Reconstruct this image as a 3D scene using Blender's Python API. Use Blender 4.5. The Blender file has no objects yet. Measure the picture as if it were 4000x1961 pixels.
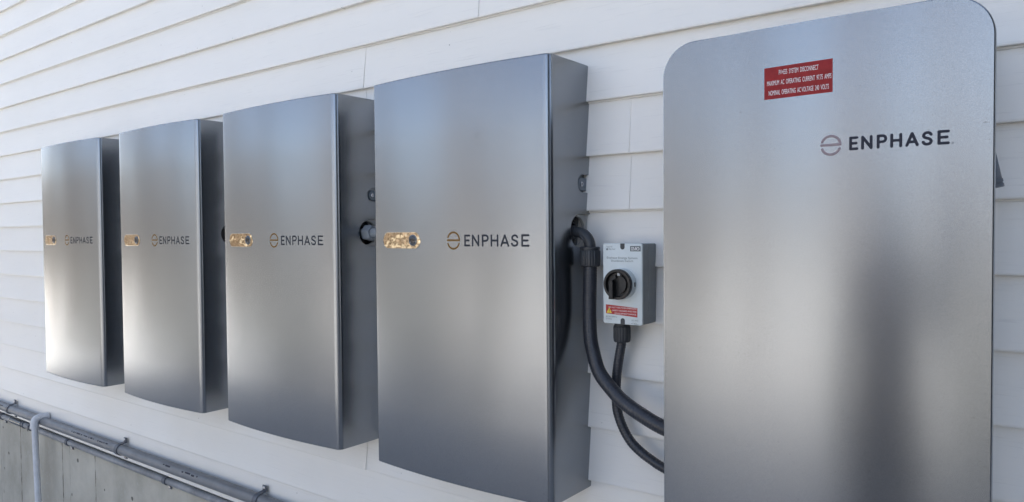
import bpy, bmesh, math, random
from mathutils import Vector, Matrix
from mathutils import noise as mnoise
random.seed(7)
SC = bpy.context.scene
COL = SC.collection
R = math.radians

# ------------------------------------------------------------------ camera
cam_d = bpy.data.cameras.new("camera")
cam = bpy.data.objects.new("camera", cam_d)
COL.objects.link(cam)
yaw, pitch, roll = 0.6471, -0.0267, -0.0083
fwd = Vector((-math.sin(yaw)*math.cos(pitch), math.cos(yaw)*math.cos(pitch), math.sin(pitch)))
r0 = Vector((math.cos(yaw), math.sin(yaw), 0)); u0 = r0.cross(fwd)
rt = math.cos(roll)*r0 + math.sin(roll)*u0
up = -math.sin(roll)*r0 + math.cos(roll)*u0
cam.matrix_world = Matrix(((rt.x, up.x, -fwd.x, 0.5981), (rt.y, up.y, -fwd.y, -1.4507),
                           (rt.z, up.z, -fwd.z, -0.3816), (0, 0, 0, 1)))
cam_d.sensor_width = 36.0
cam_d.lens = 36.0*2823.8/4000.0
cam_d.clip_start = 0.01
cam_d.clip_end = 1500
SC.camera = cam

# ------------------------------------------------------------------ light
SUN_EL, SUN_DIR = R(40), Vector((-0.40, 0.915, 0)).normalized()      # the sun stands behind the house, to the left
world = bpy.data.worlds.new("World"); SC.world = world; world.use_nodes = True
wn = world.node_tree.nodes; wl = world.node_tree.links
bg = wn["Background"]; bg.inputs[1].default_value = 0.118
sky = wn.new("ShaderNodeTexSky"); sky.sky_type = 'NISHITA'; sky.sun_disc = False
sky.sun_elevation = SUN_EL; sky.sun_rotation = math.atan2(SUN_DIR.x, SUN_DIR.y)
sky.altitude = 50; sky.air_density = 0.75; sky.dust_density = 2.0; sky.ozone_density = 0.3
# thin bright cloud: parts of the sky lose their blue and gain some light
tc = wn.new("ShaderNodeTexCoord"); mp = wn.new("ShaderNodeMapping"); mp.inputs["Scale"].default_value = (1, 1, 1.6)
nz = wn.new("ShaderNodeTexNoise"); nz.inputs["Scale"].default_value = 2.6; nz.inputs["Detail"].default_value = 5; nz.inputs["Roughness"].default_value = .55
rg = wn.new("ShaderNodeMapRange"); rg.inputs[1].default_value = .40; rg.inputs[2].default_value = .62; rg.inputs[3].default_value = .10; rg.inputs[4].default_value = .45
bw = wn.new("ShaderNodeRGBToBW"); ml = wn.new("ShaderNodeMath"); ml.operation = 'MULTIPLY'; ml.inputs[1].default_value = 1.08
cc = wn.new("ShaderNodeMix"); cc.data_type = 'RGBA'; tint = wn.new("ShaderNodeMix"); tint.data_type = 'RGBA'; tint.blend_type = 'MULTIPLY'; tint.inputs[0].default_value = 1
tint.inputs[7].default_value = (1.02, 1.0, .975, 1)
wl.new(tc.outputs["Generated"], mp.inputs[0]); wl.new(mp.outputs[0], nz.inputs["Vector"]); wl.new(nz.outputs["Fac"], rg.inputs[0])
wl.new(sky.outputs[0], bw.inputs[0]); wl.new(bw.outputs[0], ml.inputs[0])
wl.new(rg.outputs[0], cc.inputs[0]); wl.new(sky.outputs[0], cc.inputs[6]); wl.new(ml.outputs[0], cc.inputs[7])
wl.new(cc.outputs[2], tint.inputs[6]); wl.new(tint.outputs[2], bg.inputs[0])
sun_d = bpy.data.lights.new("sun", 'SUN'); sun_d.energy = 5.0; sun_d.angle = R(0.5); sun_d.color = (1, .94, .85)
sun = bpy.data.objects.new("sun", sun_d); COL.objects.link(sun)
to_sun = Vector((SUN_DIR.x*math.cos(SUN_EL), SUN_DIR.y*math.cos(SUN_EL), math.sin(SUN_EL)))
sun.rotation_euler = to_sun.to_track_quat('Z', 'Y').to_euler()
SC.view_settings.view_transform = 'Standard'; SC.view_settings.look = 'None'
SC.view_settings.exposure = 2.18; SC.view_settings.gamma = 1

# ------------------------------------------------------------------ helpers
class G:
    """collects geometry for one mesh"""
    def __init__(s): s.v = []; s.f = []; s.m = []
    def add(s, vs, fs, mi=0):
        b = len(s.v); s.v += [tuple(v) for v in vs]
        for f in fs: s.f.append([i+b for i in f]); s.m.append(mi)
    def box(s, x0, x1, y0, y1, z0, z1, mi=0):
        s.add([(x0,y0,z0),(x1,y0,z0),(x1,y1,z0),(x0,y1,z0),(x0,y0,z1),(x1,y0,z1),(x1,y1,z1),(x0,y1,z1)],
              [(0,3,2,1),(4,5,6,7),(0,1,5,4),(1,2,6,5),(2,3,7,6),(3,0,4,7)], mi)
    def loft(s, rings, cap0=True, cap1=True, mi=0, closed=True):
        n = len(rings[0]); vs = [p for r in rings for p in r]; fs = []
        for i in range(len(rings)-1):
            for j in range(n if closed else n-1):
                a = i*n+j; b = i*n+(j+1) % n
                fs.append((a, b, b+n, a+n))
        if cap0: fs.append(tuple(range(n-1, -1, -1)))
        if cap1: fs.append(tuple(range((len(rings)-1)*n, len(rings)*n)))
        s.add(vs, fs, mi)
    def tube(s, path, rad, n=20, caps=True, mi=0):
        path = [Vector(p) for p in path]; N = len(path)
        tang = [(path[min(i+1, N-1)]-path[max(i-1, 0)]).normalized() for i in range(N)]
        ref = Vector((0, 1, 0)) if abs(tang[0].y) < .9 else Vector((1, 0, 0))
        nrm = (ref-tang[0]*ref.dot(tang[0])).normalized(); rings = []
        for i, p in enumerate(path):
            nrm = (nrm-tang[i]*nrm.dot(tang[i])).normalized(); bn = tang[i].cross(nrm)
            r = rad(i) if callable(rad) else rad
            rings.append([p+r*(math.cos(2*math.pi*k/n)*nrm+math.sin(2*math.pi*k/n)*bn) for k in range(n)])
        s.loft(rings, caps, caps, mi)
    def lathe(s, prof, origin, axis, n=32, flute=0, nf=16, cap0=True, cap1=True, mi=0):
        """prof: (radius, height along axis)"""
        o = Vector(origin); ax = Vector(axis).normalized()
        e1 = ax.orthogonal().normalized(); e2 = ax.cross(e1); rings = []
        for r, h in prof:
            ring = []
            for k in range(n):
                a = 2*math.pi*k/n; rr = r
                if flute and r > 0: rr = r - flute*(0.5+0.5*math.cos(nf*a))**3
                ring.append(o+ax*h+rr*(math.cos(a)*e1+math.sin(a)*e2))
            rings.append(ring)
        s.loft(rings, cap0, cap1, mi)
    def build(s, name, mats, parent=None, loc=None, smooth=35):
        me = bpy.data.meshes.new(name); me.from_pydata(s.v, [], s.f)
        for m in (mats if isinstance(mats, (list, tuple)) else [mats]): me.materials.append(m)
        for p, mi in zip(me.polygons, s.m): p.material_index = mi
        return finish(name, me, parent, loc, smooth)

def finish(name, me, parent=None, loc=None, smooth=35):
    bm = bmesh.new(); bm.from_mesh(me)
    bmesh.ops.recalc_face_normals(bm, faces=bm.faces)
    bm.to_mesh(me); bm.free()
    if smooth:
        for p in me.polygons: p.use_smooth = True
        me.set_sharp_from_angle(angle=R(smooth))
    o = bpy.data.objects.new(name, me); COL.objects.link(o)
    if parent: o.parent = parent
    if loc: o.location = loc
    return o

def tag(o, label=None, cat=None, group=None, kind=None):
    for k, v in (('label', label), ('category', cat), ('group', group), ('kind', kind)):
        if v: o[k] = v
    return o

def thing(name, loc, label, cat, group=None):
    o = bpy.data.objects.new(name, None); o.empty_display_size = .05
    COL.objects.link(o); o.location = loc
    return tag(o, label, cat, group)

def copy_tree(o, parent=None):
    c = o.copy(); COL.objects.link(c)
    if parent: c.parent = parent
    for ch in list(o.children): copy_tree(ch, c)
    return c

def catmull(pts, step=.002):
    P = [Vector(p) for p in pts]; P = [2*P[0]-P[1]]+P+[2*P[-1]-P[-2]]; out = []
    for i in range(1, len(P)-2):
        a, b, c, d = P[i-1:i+3]; n = max(2, int((c-b).length/step))
        for k in range(n):
            t = k/n
            out.append(.5*(2*b+(c-a)*t+(2*a-5*b+4*c-d)*t*t+(3*b-a-3*c+d)*t**3))
    out.append(P[-2]); return out

# ------------------------------------------------------------------ materials
def mat(name, col=(.5,.5,.5), rough=.5, metal=0., spec=.5):
    m = bpy.data.materials.new(name); m.use_nodes = True
    b = m.node_tree.nodes["Principled BSDF"]
    b.inputs["Base Color"].default_value = (*col, 1); b.inputs["Roughness"].default_value = rough
    b.inputs["Metallic"].default_value = metal; b.inputs["Specular IOR Level"].default_value = spec
    return m

class N:
    """small node-graph writer"""
    def __init__(s, m): s.t = m.node_tree; s.b = s.t.nodes["Principled BSDF"]
    def new(s, typ, **kw):
        n = s.t.nodes.new(typ)
        for k, v in kw.items():
            if k.startswith('_'): setattr(n, k[1:], v)
            else: s.link(n.inputs[k], v)
        return n
    def link(s, sock, v):
        if hasattr(v, 'is_output'): s.t.links.new(v, sock)
        else: sock.default_value = v
    def pos(s, scale=(1,1,1)):
        g = s.t.nodes.new("ShaderNodeNewGeometry")
        v = s.t.nodes.new("ShaderNodeVectorMath"); v.operation = 'MULTIPLY'
        s.t.links.new(g.outputs["Position"], v.inputs[0]); v.inputs[1].default_value = scale
        return v.outputs[0]
    def noise(s, vec, scale, detail=3, rough=.5):
        n = s.t.nodes.new("ShaderNodeTexNoise"); s.t.links.new(vec, n.inputs["Vector"])
        n.inputs["Scale"].default_value = scale; n.inputs["Detail"].default_value = detail
        n.inputs["Roughness"].default_value = rough
        return n.outputs["Fac"]
    def math(s, op, a, b=0., c=0.):
        n = s.t.nodes.new("ShaderNodeMath"); n.operation = op
        for i, v in enumerate((a, b, c)): s.link(n.inputs[i], v)
        return n.outputs[0]
    def ramp(s, v, a, b, c0=0., c1=1.):
        n = s.t.nodes.new("ShaderNodeMapRange"); n.clamp = True
        s.link(n.inputs[0], v)
        for i, q in zip((1, 2, 3, 4), (a, b, c0, c1)): n.inputs[i].default_value = q
        return n.outputs[0]
    def mix(s, f, a, b):
        n = s.t.nodes.new("ShaderNodeMix"); n.data_type = 'RGBA'
        s.link(n.inputs[0], f); 
        for i, v in ((6, a), (7, b)):
            s.link(n.inputs[i], (*v, 1) if isinstance(v, tuple) else v)
        return n.outputs[2]
    def bump(s, h, strength, dist):
        n = s.t.nodes.new("ShaderNodeBump"); s.link(n.inputs["Height"], h)
        n.inputs["Strength"].default_value = strength; n.inputs["Distance"].default_value = dist
        s.t.links.new(n.outputs[0], s.b.inputs["Normal"]); return n
    def set(s, name, v): s.link(s.b.inputs[name], v)

def silver(name, k, ro):
    m = mat(name, (.5,.5,.51), .2, 1.0); n = N(m)
    def t(*c): return tuple(x*k for x in c)
    p = n.pos()
    fl = n.noise(p, 900, 2); dirt = n.noise(p, 7, 5, .6); spk = n.noise(p, 160, 2)
    c = n.mix(n.ramp(fl, .35, .65), t(.285,.303,.328), t(.366,.388,.418))
    c = n.mix(n.ramp(dirt, .45, .8, 0, .07), c, t(.24,.24,.236))
    c = n.mix(n.ramp(spk, .73, .78, 0, .5), c, t(.16,.16,.16))
    # one rubbed smudge on the cabinet next to the switch
    d = n.new("ShaderNodeVectorMath", _operation='DISTANCE'); n.link(d.inputs[0], p); d.inputs[1].default_value = (-.452,-.178,-.163)
    sm = n.math('MULTIPLY', n.ramp(d.outputs["Value"], .004, .03, 1, 0), n.ramp(n.noise(n.pos((60,1,110)), 1, 4), .5, .62))
    c = n.mix(n.math('MULTIPLY', sm, .35), c, (.12,.12,.125))
    n.set("Base Color", c)
    run = n.noise(n.pos((38, 38, 1.3)), 1, 4, .6); sme = n.noise(n.pos((5, 5, 9)), 1, 5, .65)
    n.set("Roughness", n.math('ADD', n.ramp(run, .3, .7, ro-.004, ro+.004), n.ramp(sme, .55, .75, 0, .008)))
    n.bump(fl, .03, .0004)
    # fine upright brushing: blur runs up and down more than sideways
    tg = n.new("ShaderNodeCombineXYZ"); tg.inputs[2].default_value = 1
    n.set("Tangent", tg.outputs[0]); n.set("Anisotropic", .55)
    return m

def siding_mat():
    m = mat("white_vinyl", (.8,.8,.8), .42); n = N(m)
    gr = n.noise(n.pos((7, 1, 260)), 1, 3, .6)
    gr2 = n.noise(n.pos((2.2, 1, 90)), 1, 2, .5)
    etch = n.ramp(gr, .60, .68)
    lowf = n.noise(n.pos((1, 1, 3)), 1.3, 3)
    c = n.mix(n.ramp(lowf, .3, .7), (.805,.785,.74), (.84,.82,.78))
    c = n.mix(n.math('MULTIPLY', etch, .16), c, (.5,.5,.5))
    vo = n.new("ShaderNodeTexVoronoi"); n.link(vo.inputs["Vector"], n.pos((1, .0, 1))); vo.inputs["Scale"].default_value = 26
    sep = n.new("ShaderNodeSeparateColor"); n.link(sep.inputs[0], vo.outputs["Color"])
    dot = n.math('MULTIPLY', n.ramp(vo.outputs["Distance"], .03, .06, 1, 0), n.ramp(sep.outputs[0], .86, .88))
    c = n.mix(n.math('MULTIPLY', dot, .75), c, (.16,.145,.12))
    # splash dirt low on the wall
    g = n.new("ShaderNodeSeparateXYZ"); n.link(g.inputs[0], n.pos())
    low = n.math('MULTIPLY', n.ramp(g.outputs[2], -1.35, -.95, 1, 0), n.ramp(n.noise(n.pos((3, 1, 3)), 2, 5), .4, .75))
    c = n.mix(n.math('MULTIPLY', low, .09), c, (.5,.46,.38))
    n.set("Base Color", c)
    h = n.math('ADD', n.math('MULTIPLY', gr2, .5), n.math('MULTIPLY', etch, -.5))
    n.bump(h, .4, .0012)
    return m

SEAMS = (-4.05, -3.765, -3.2418, -3.16, -2.8887)
def concrete_mat():
    m = mat("board_formed_concrete", (.35,.34,.32), .85, 0, .25); n = N(m)
    p = n.pos()
    c = n.mix(n.ramp(n.noise(p, 5, 6, .6), .3, .7), (.40,.375,.315), (.56,.53,.455))
    c = n.mix(n.ramp(n.noise(n.pos((6, 1, 1.6)), 1, 5), .48, .72, 0, .5), c, (.26,.24,.195))
    c = n.mix(n.ramp(n.noise(p, 60, 3), .55, .75, 0, .35), c, (.5,.49,.46))
    g = n.new("ShaderNodeSeparateXYZ"); n.link(g.inputs[0], p)
    wob = n.math('MULTIPLY', n.math('SUBTRACT', n.noise(n.pos((0, 0, 1)), 30, 4, .7), .5), .012)
    xx = n.math('ADD', g.outputs[0], wob); seam = 0.
    for i, x0 in enumerate(SEAMS):
        d = n.math('ABSOLUTE', n.math('SUBTRACT', xx, x0))
        w = .0045 if i not in (0, 3) else .003
        one = n.ramp(d, w*.5, w*1.3, .95 if i not in (0, 3) else .4, 0)
        seam = n.math('MAXIMUM', seam, one)
    seam = n.math('MULTIPLY', seam, n.ramp(n.noise(n.pos((1, 1, 1)), 24, 4), .38, .6, .2, .95))
    c = n.mix(seam, c, (.06,.052,.04))
    vo = n.new("ShaderNodeTexVoronoi"); n.link(vo.inputs["Vector"], n.pos((1, 0, 1.0))); vo.inputs["Scale"].default_value = 15
    sep = n.new("ShaderNodeSeparateColor"); n.link(sep.inputs[0], vo.outputs["Color"])
    dd = n.math('ADD', vo.outputs["Distance"], n.math('MULTIPLY', n.noise(p, 70, 3), .18))
    pit = n.math('MULTIPLY', n.ramp(dd, .23, .27, 1, 0), n.ramp(sep.outputs[0], .66, .69))
    c = n.mix(n.math('MULTIPLY', pit, .85), c, (.10,.095,.08))
    n.set("Base Color", c)
    h = n.math('SUBTRACT', n.noise(p, 90, 4), n.math('MULTIPLY', n.math('MAXIMUM', seam, pit), 1.2))
    n.bump(h, .5, .002)
    return m

def plastic(name, col, rough, var=.15, scale=30):
    m = mat(name, col, rough); n = N(m); p = n.pos()
    lo = tuple(x*(1-var) for x in col); hi = tuple(min(1, x*(1+var)) for x in col)
    n.set("Base Color", n.mix(n.ramp(n.noise(p, scale, 5, .6), .3, .7), lo, hi))
    n.set("Roughness", n.ramp(n.noise(p, scale*1.7, 3), .3, .7, rough*.85, rough*1.2))
    n.bump(n.noise(p, 500, 2), .06, .0004)
    return m

def mirror_film():
    m = mat("film_covered_mirror", (.74,.62,.46), .03, 1.0); n = N(m)
    p = n.pos()
    h = n.math('ADD', n.math('MULTIPLY', n.noise(p, 130, 1, .5), .22), n.math('MULTIPLY', n.noise(p, 42, 1), 1.5))
    n.bump(h, 1.0, .0012)
    return m

M_SILVER = silver("silver_metallic_paint", .86, .25); M_SILVER2 = silver("light_silver_paint", .88, .245); M_SIDING = siding_mat(); M_CONC = concrete_mat(); M_MIRROR = mirror_film()
M_DARKSTEEL = plastic("dark_grey_enclosure", (.07,.075,.085), .5)
M_CONDUIT = plastic("grey_conduit_pvc", (.18,.186,.194), .42, .12, 14)
M_CONDUIT2 = plastic("dusty_grey_conduit", (.25,.256,.265), .5, .3, 12)
M_COUPLING = plastic("dark_glossy_coupling", (.08,.09,.10), .18)
M_CLIP = plastic("dark_grey_clip", (.09,.10,.12), .4)
M_PVC = plastic("pale_grey_pvc", (.62,.63,.65), .5, .10, 40)
M_HOSE = plastic("black_flexible_hose", (.034,.036,.044), .33)
M_FITTING = plastic("charcoal_fitting", (.032,.036,.042), .42)
M_BLACK = plastic("black_plastic", (.004,.004,.0045), .45)
M_BLACK2 = plastic("worn_black_plastic", (.010,.010,.0105), .5)
M_BOX = plastic("part_shaded_switch_body", (.25,.27,.275), .5, .06)  # darker than the lid, partly to carry the shade on its side
M_LID = plastic("pale_switch_lid", (.63,.675,.67), .45, .04)
M_PLATE = plastic("pale_backing_plate", (.38,.375,.36), .55)
M_BOLT = mat("zinc_bolt", (.6,.6,.62), .25, 1.0)
M_TAB = plastic("mounting_tab_paint", (.16,.19,.22), .4)
M_INK = mat("dark_grey_ink", (.032,.036,.045), .65, 0, .25)
M_INK2 = mat("slate_ink", (.022,.024,.038), .6, 0, .3)
M_BRONZE = mat("bronze_ink", (.20,.105,.025), .6, 0, .25)
M_MAUVE = mat("mauve_ink", (.26,.2,.215), .4)
M_WHITE = mat("white_ink", (.8,.78,.78), .5)
M_GREYINK = mat("grey_ink", (.14,.16,.165), .5)
M_YELLOW = mat("yellow_ink", (.8,.6,.06), .5)
M_LENS = mat("dark_lens", (.012,.013,.016), .12, 0, .8)
M_RING = mat("blue_grey_ring", (.12,.14,.17), .2, .8)
M_NIPPLE = plastic("pale_grey_nipple", (.24,.265,.29), .5)

def red_sticker():
    m = mat("wrinkled_red_vinyl", (.28,.01,.012), .45, 0, .3); n = N(m); p = n.pos()
    wr = n.noise(p, 90, 5, .65)
    c = n.mix(n.ramp(wr, .4, .7), (.25,.008,.010), (.31,.014,.015))
    n.set("Base Color", c); n.bump(wr, .7, .0016); return m
M_RED = red_sticker()
M_LEVER = plastic("slate_lever", (.085,.098,.118), .45)
M_RED2 = mat("red_label_vinyl", (.42,.02,.018), .45)

# ------------------------------------------------------------------ house
ZG = -2.0
HX0, HX1, HTOP = -8.4, 9.0, 2.7
house = thing("house", (0, 0, ZG), "white vinyl clad house on a pale concrete foundation behind all the cabinets", "house")
P0, Z0 = .12515, .1657
def butt(k): return Z0 - P0*k
# joints of panels: (upper course index of the pair) -> x of joints
JOINTS = {-1: [-.588, -5.3, 2.2], 1: [-1.025, 2.9, -4.9], 3: [-.160, -5.6, 3.3], -3: [1.2, -5.2], -5: [-6.1, 3.0], 5: [-5.0, .95], 7: [-4.6, 1.9], 9: [-1.037, -4.9, 2.6], 11: [-5.5, 1.3]}
g = G()
def wob(x, z, s=0): return mnoise.noise(Vector((x*.9+s, z*3.1, s*1.7)))
kmin = int((Z0-HTOP)/P0)-1
for k in range(kmin, 13):
    pair = k if k % 2 else k-1
    js = sorted(JOINTS.get(pair, [random.choice((-5.5, 2.5))]))
    segs = []; x0 = HX0
    for j in js+[HX1]:
        segs.append((x0, j)); x0 = j-.03
    for si, (xa, xb) in enumerate(segs):
        ext = 0; last = si == len(segs)-1
        n = max(2, int((xb+ext-xa)/.08)); prof_rows = []
        for i in range(n+1):
            x = xa+(xb+ext-xa)*i/n
            off = -.0019*math.exp(-(xb-x)/.45) if not last else 0.0
            if si > 0 and x < xa+.1: off += .0004
            dy = .0011*wob(x, butt(k), 3.1)+off; dz = .0010*wob(x*.7, butt(k), 9.2)
            zb = butt(k)+dz; zt = butt(k-1)+.006
            prof_rows.append([(x, -.0015+off*.3, zt), (x, -.0092+dy*.8, zb+.06), (x, -.0152+dy, zb+.006), (x, -.0162+dy, zb+.0022),
                              (x, -.0152+dy, zb), (x, -.0062+dy*.3, zb+.0003)] +
                             ([(x, -.0062, zb-.0035), (x, -.0030, zb-.004), (x, -.0024, zb+.002)] if k % 2 == 0 else [(x, -.0005, zb+.001), (x, -.0003, zb+.003), (x, -.0002, zb+.006)]))
        m_ = len(prof_rows[0]); vs = [p for r in prof_rows for p in r]; fs = []
        for i in range(n):
            for j in range(m_-1):
                a = i*m_+j; fs.append((a, a+1, a+1+m_, a+m_))
        if not last:   # return face at the lapped end
            b = len(vs); e0 = n*m_; vs += [(p[0]-.0006, p[1]+.0023, p[2]) for p in prof_rows[-1][:5]]
            for j in range(4): fs.append((e0+j, e0+j+1, b+j+1, b+j))
        g.add(vs, fs)
# sheet behind the siding so nothing shows through
g.box(HX0, HX1, .0005, .02, -1.33, HTOP)
g.build("siding", M_SIDING, house, smooth=50).location = (0, 0, -ZG)
g = G(); g.box(HX0, HX1, .0045, .25, ZG-.4, -1.3305)
g.build("foundation", M_CONC, house).location = (0, 0, -ZG)
g = G(); g.box(HX0, HX1, .021, 8.0, -1.33, HTOP)
g.add([(HX0, .021, HTOP), (HX0, 8, HTOP), (HX0, 4, HTOP+1.9)], [(0, 1, 2)]); g.add([(HX1, .021, HTOP), (HX1, 8, HTOP), (HX1, 4, HTOP+1.9)], [(0, 1, 2)])
g.box(HX0, HX1, .26, 8.0, ZG-.4, -1.331)
g.build("wall", M_SIDING, house, smooth=0).location = (0, 0, -ZG)
g = G()
for s in (0, 1):
    ye, yr = (-.35, 4.0) if s == 0 else (8.35, 4.0)
    a = [(HX0-.25, ye, HTOP-.02), (HX1+.25, ye, HTOP-.02), (HX1+.25, yr, HTOP+2.06), (HX0-.25, yr, HTOP+2.06)]
    b = [(p[0], p[1], p[2]+.12) for p in a]
    g.loft([a, b])
M_ROOF = plastic("dark_shingle", (.06,.06,.065), .8, .4, 20)
g.build("roof", M_ROOF, house, smooth=0).location = (0, 0, -ZG)

# ground: dry winter lawn
def ground_mat():
    m = mat("dry_field", (.2,.17,.12), .9, 0, .2); n = N(m); p = n.pos()
    c = n.mix(n.ramp(n.noise(p, .35, 6, .65), .35, .65), (.19,.185,.165), (.27,.26,.235))
    c = n.mix(n.ramp(n.noise(p, 9, 5, .7), .35, .7, 0, .5), c, (.13,.125,.105))
    n.set("Base Color", c); n.bump(n.noise(p, 30, 5, .7), .8, .03); return m
g = G(); g.add([(-300,-300,ZG),(300,-300,ZG),(300,300,ZG),(-300,300,ZG)], [(0,1,2,3)])
tag(g.build("ground", ground_mat(), smooth=0), kind="structure")

def gravel_mat():
    m = mat("added_pale_gravel", (.45,.43,.4), .95, 0, .1); n = N(m); p = n.pos()
    c = n.mix(n.ramp(n.noise(p, 1.2, 6, .7), .35, .65), (.60,.575,.53), (.76,.735,.69))
    c = n.mix(n.ramp(n.noise(p, 90, 3), .5, .75, 0, .5), c, (.36,.34,.31))
    n.set("Base Color", c); n.bump(n.noise(p, 120, 4, .7), .8, .02); return m
M_GRAVEL = gravel_mat()
def patch(name, corners, z, seed):
    g = G(); rng = random.Random(seed); pts = []
    for a, b in zip(corners, corners[1:]+corners[:1]):
        for k in range(10):
            t = k/10; pts.append((a[0]+(b[0]-a[0])*t+rng.uniform(-.15, .15), a[1]+(b[1]-a[1])*t+rng.uniform(-.15, .15), ZG+z))
    g.add(pts, [tuple(range(len(pts)))])
    tag(g.build(name, M_GRAVEL, smooth=0), kind="structure")
patch("added_gravel_drive", [(-8.7, 1.0), (-9.2, -2.6), (-14, -5.0), (-24, -8.5), (-27, -2.0), (-14, 3.0)], .004, 2)  # invented patch, shaped to put a pale glow low on the left cabinets
patch("added_gravel_yard", [(-3.6, -4.9), (.9, -5.0), (1.8, -14), (2.5, -32), (-15, -30), (-7.2, -11)], .004, 5)  # invented patch, shaped as the bright reflection in the control cabinet
patch("added_gravel_path", [(-5.3, -7.2), (-7.0, -6.9), (-10, -10), (-15.5, -15.5), (-13.0, -18.0), (-8, -11)], .004, 9)  # invented patch, added for a bright streak in the nearest battery cabinet
rng = random.Random(5)
def bounce_strip_mat():  # pale gravel reflector, brightened to bounce light onto lower wall and cabinets
    m = mat("pale_bounce_gravel", (.1,.09,.05), .95, 0, .1); n = N(m); p = n.pos()
    c = n.mix(n.ramp(n.noise(p, 3, 6, .7), .35, .65), (.53,.53,.515), (.65,.65,.635))
    n.set("Base Color", c); n.bump(n.noise(p, 60, 4, .7), .8, .03); return m
g = G(); far = [(-14+.5*i, -4.2+.35*math.sin(i*.9)+rng.uniform(-.2, .2)) for i in range(57)]
vs = [(x, y, ZG+.008) for x, y in far]+[(x, .0, ZG+.008) for x, _ in far]; n_ = len(far)
g.add(vs, [(i, i+1, n_+i+1, n_+i) for i in range(n_-1)])
tag(g.build("bounce_strip", bounce_strip_mat(), smooth=0), kind="structure")

# far bare wood across the lawn (only seen as brown reflections)
g = G(); rng = random.Random(3)
for i in range(420):
    a = R(rng.uniform(176, 372)); d = rng.uniform(48, 80)
    if rng.random() < .06: d = rng.uniform(32, 45)
    cx, cy = math.cos(a)*d, math.sin(a)*d
    if cy > -4 and abs(cx) < 30: continue
    h = rng.uniform(3, 6.5); w = rng.uniform(2, 4)
    g.tube([(cx, cy, ZG-.2), (cx+.2, cy, ZG+h*.4), (cx, cy, ZG+h*.9)], lambda i: (.26, .18, .05)[i], 6, mi=0)
    for q in range(150):
        t = rng.random(); rr = w*math.sin(math.pi*min(1, .25+t*.75))*math.sqrt(rng.random()); b = rng.uniform(0, 6.3)
        px, py, pz = cx+rr*math.cos(b), cy+rr*math.sin(b), ZG+h*(.25+.78*t)
        l = rng.uniform(.6, 1.5); e = Vector((rng.gauss(0,1), rng.gauss(0,1), rng.gauss(.9,.7))).normalized()*l; s = Vector((rng.gauss(0,1), rng.gauss(0,1), 0)).normalized()*rng.uniform(.1, .28)
        o = Vector((px, py, pz)); g.add([o-s, o+s, o+e], [(0,1,2)], 1)
for cx, cy, r_ in ((-3.3, -8.6, .16), (-1.5, -12.5, .2), (-.4, -9.2, .12), (-5.6, -9.5, .2), (-7.3, -7.8, .16), (-8.4, -11.5, .22), (-10.5, -6.2, .15), (-12.6, -4.6, .2), (-13.2, -2.6, .17), (-15.5, -6.8, .22), (1.3, -11.0, .18), (-11.3, -3.5, .12), (-17.5, -4.3, .2)):  # unseen near trunks, added as dark upright streaks in the metal
    h = rng.uniform(6, 8); top = Vector((cx+rng.uniform(-.4, .4), cy+rng.uniform(-.4, .4), ZG+h))
    tr = [Vector((cx, cy, ZG-.2)), Vector((cx, cy, ZG+.4)), Vector((cx+.05, cy, ZG+h*.45)), top]
    g.tube(tr, lambda i: (1.35, 1, .75, .15)[i]*r_, 10, mi=0)
    for q in range(16):
        b0 = tr[2].lerp(top, rng.uniform(-.2, .9)); d = Vector((rng.gauss(0, 1), rng.gauss(0, 1), rng.uniform(.4, 1.4))).normalized(); l = rng.uniform(.8, 2.0)
        g.tube([b0, b0+d*l*.5, b0+d*l+Vector((0, 0, .2))], lambda i: (.05, .03, .008)[i], 5, mi=0)
for i in range(16):  # unseen evergreen row, added to block sky light from the right
    cx, cy = 4.6+.55*i+rng.uniform(-.2, .2), -2.2-.75*i+rng.uniform(-.2, .2); h = rng.uniform(5.5, 7.5); w = rng.uniform(.9, 1.2)
    g.tube([(cx, cy, ZG-.2), (cx, cy, ZG+h*.95)], lambda i: (.14, .03)[i], 6, mi=0)
    for q in range(1300):
        t = rng.random()**1.3; rr = w*(1-t)*(.35+.65*math.sqrt(rng.random()))+.05; b = rng.uniform(0, 6.3)
        o = Vector((cx+rr*math.cos(b), cy+rr*math.sin(b), ZG+.3+(h-.3)*t)); e = Vector((math.cos(b), math.sin(b), rng.uniform(-.5, .5)))*rng.uniform(.15, .35)
        sd = Vector((-math.sin(b), math.cos(b), rng.uniform(-.3, .3)))*rng.uniform(.05, .12); g.add([o-sd, o+sd, o+e], [(0,1,2)], 2)
wd = g.build("woodland", [plastic("bark", (.13,.10,.075), .9, .3, 3), plastic("dry_twigs", (.30,.265,.235), .9, .4, 1), plastic("added_evergreen_needles", (.035,.05,.03), .8, .4, 2)], smooth=0)
tag(wd, "bare brown trees across the field, with near trunks and evergreens added for reflections and shade", "woodland", kind="stuff")

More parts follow.
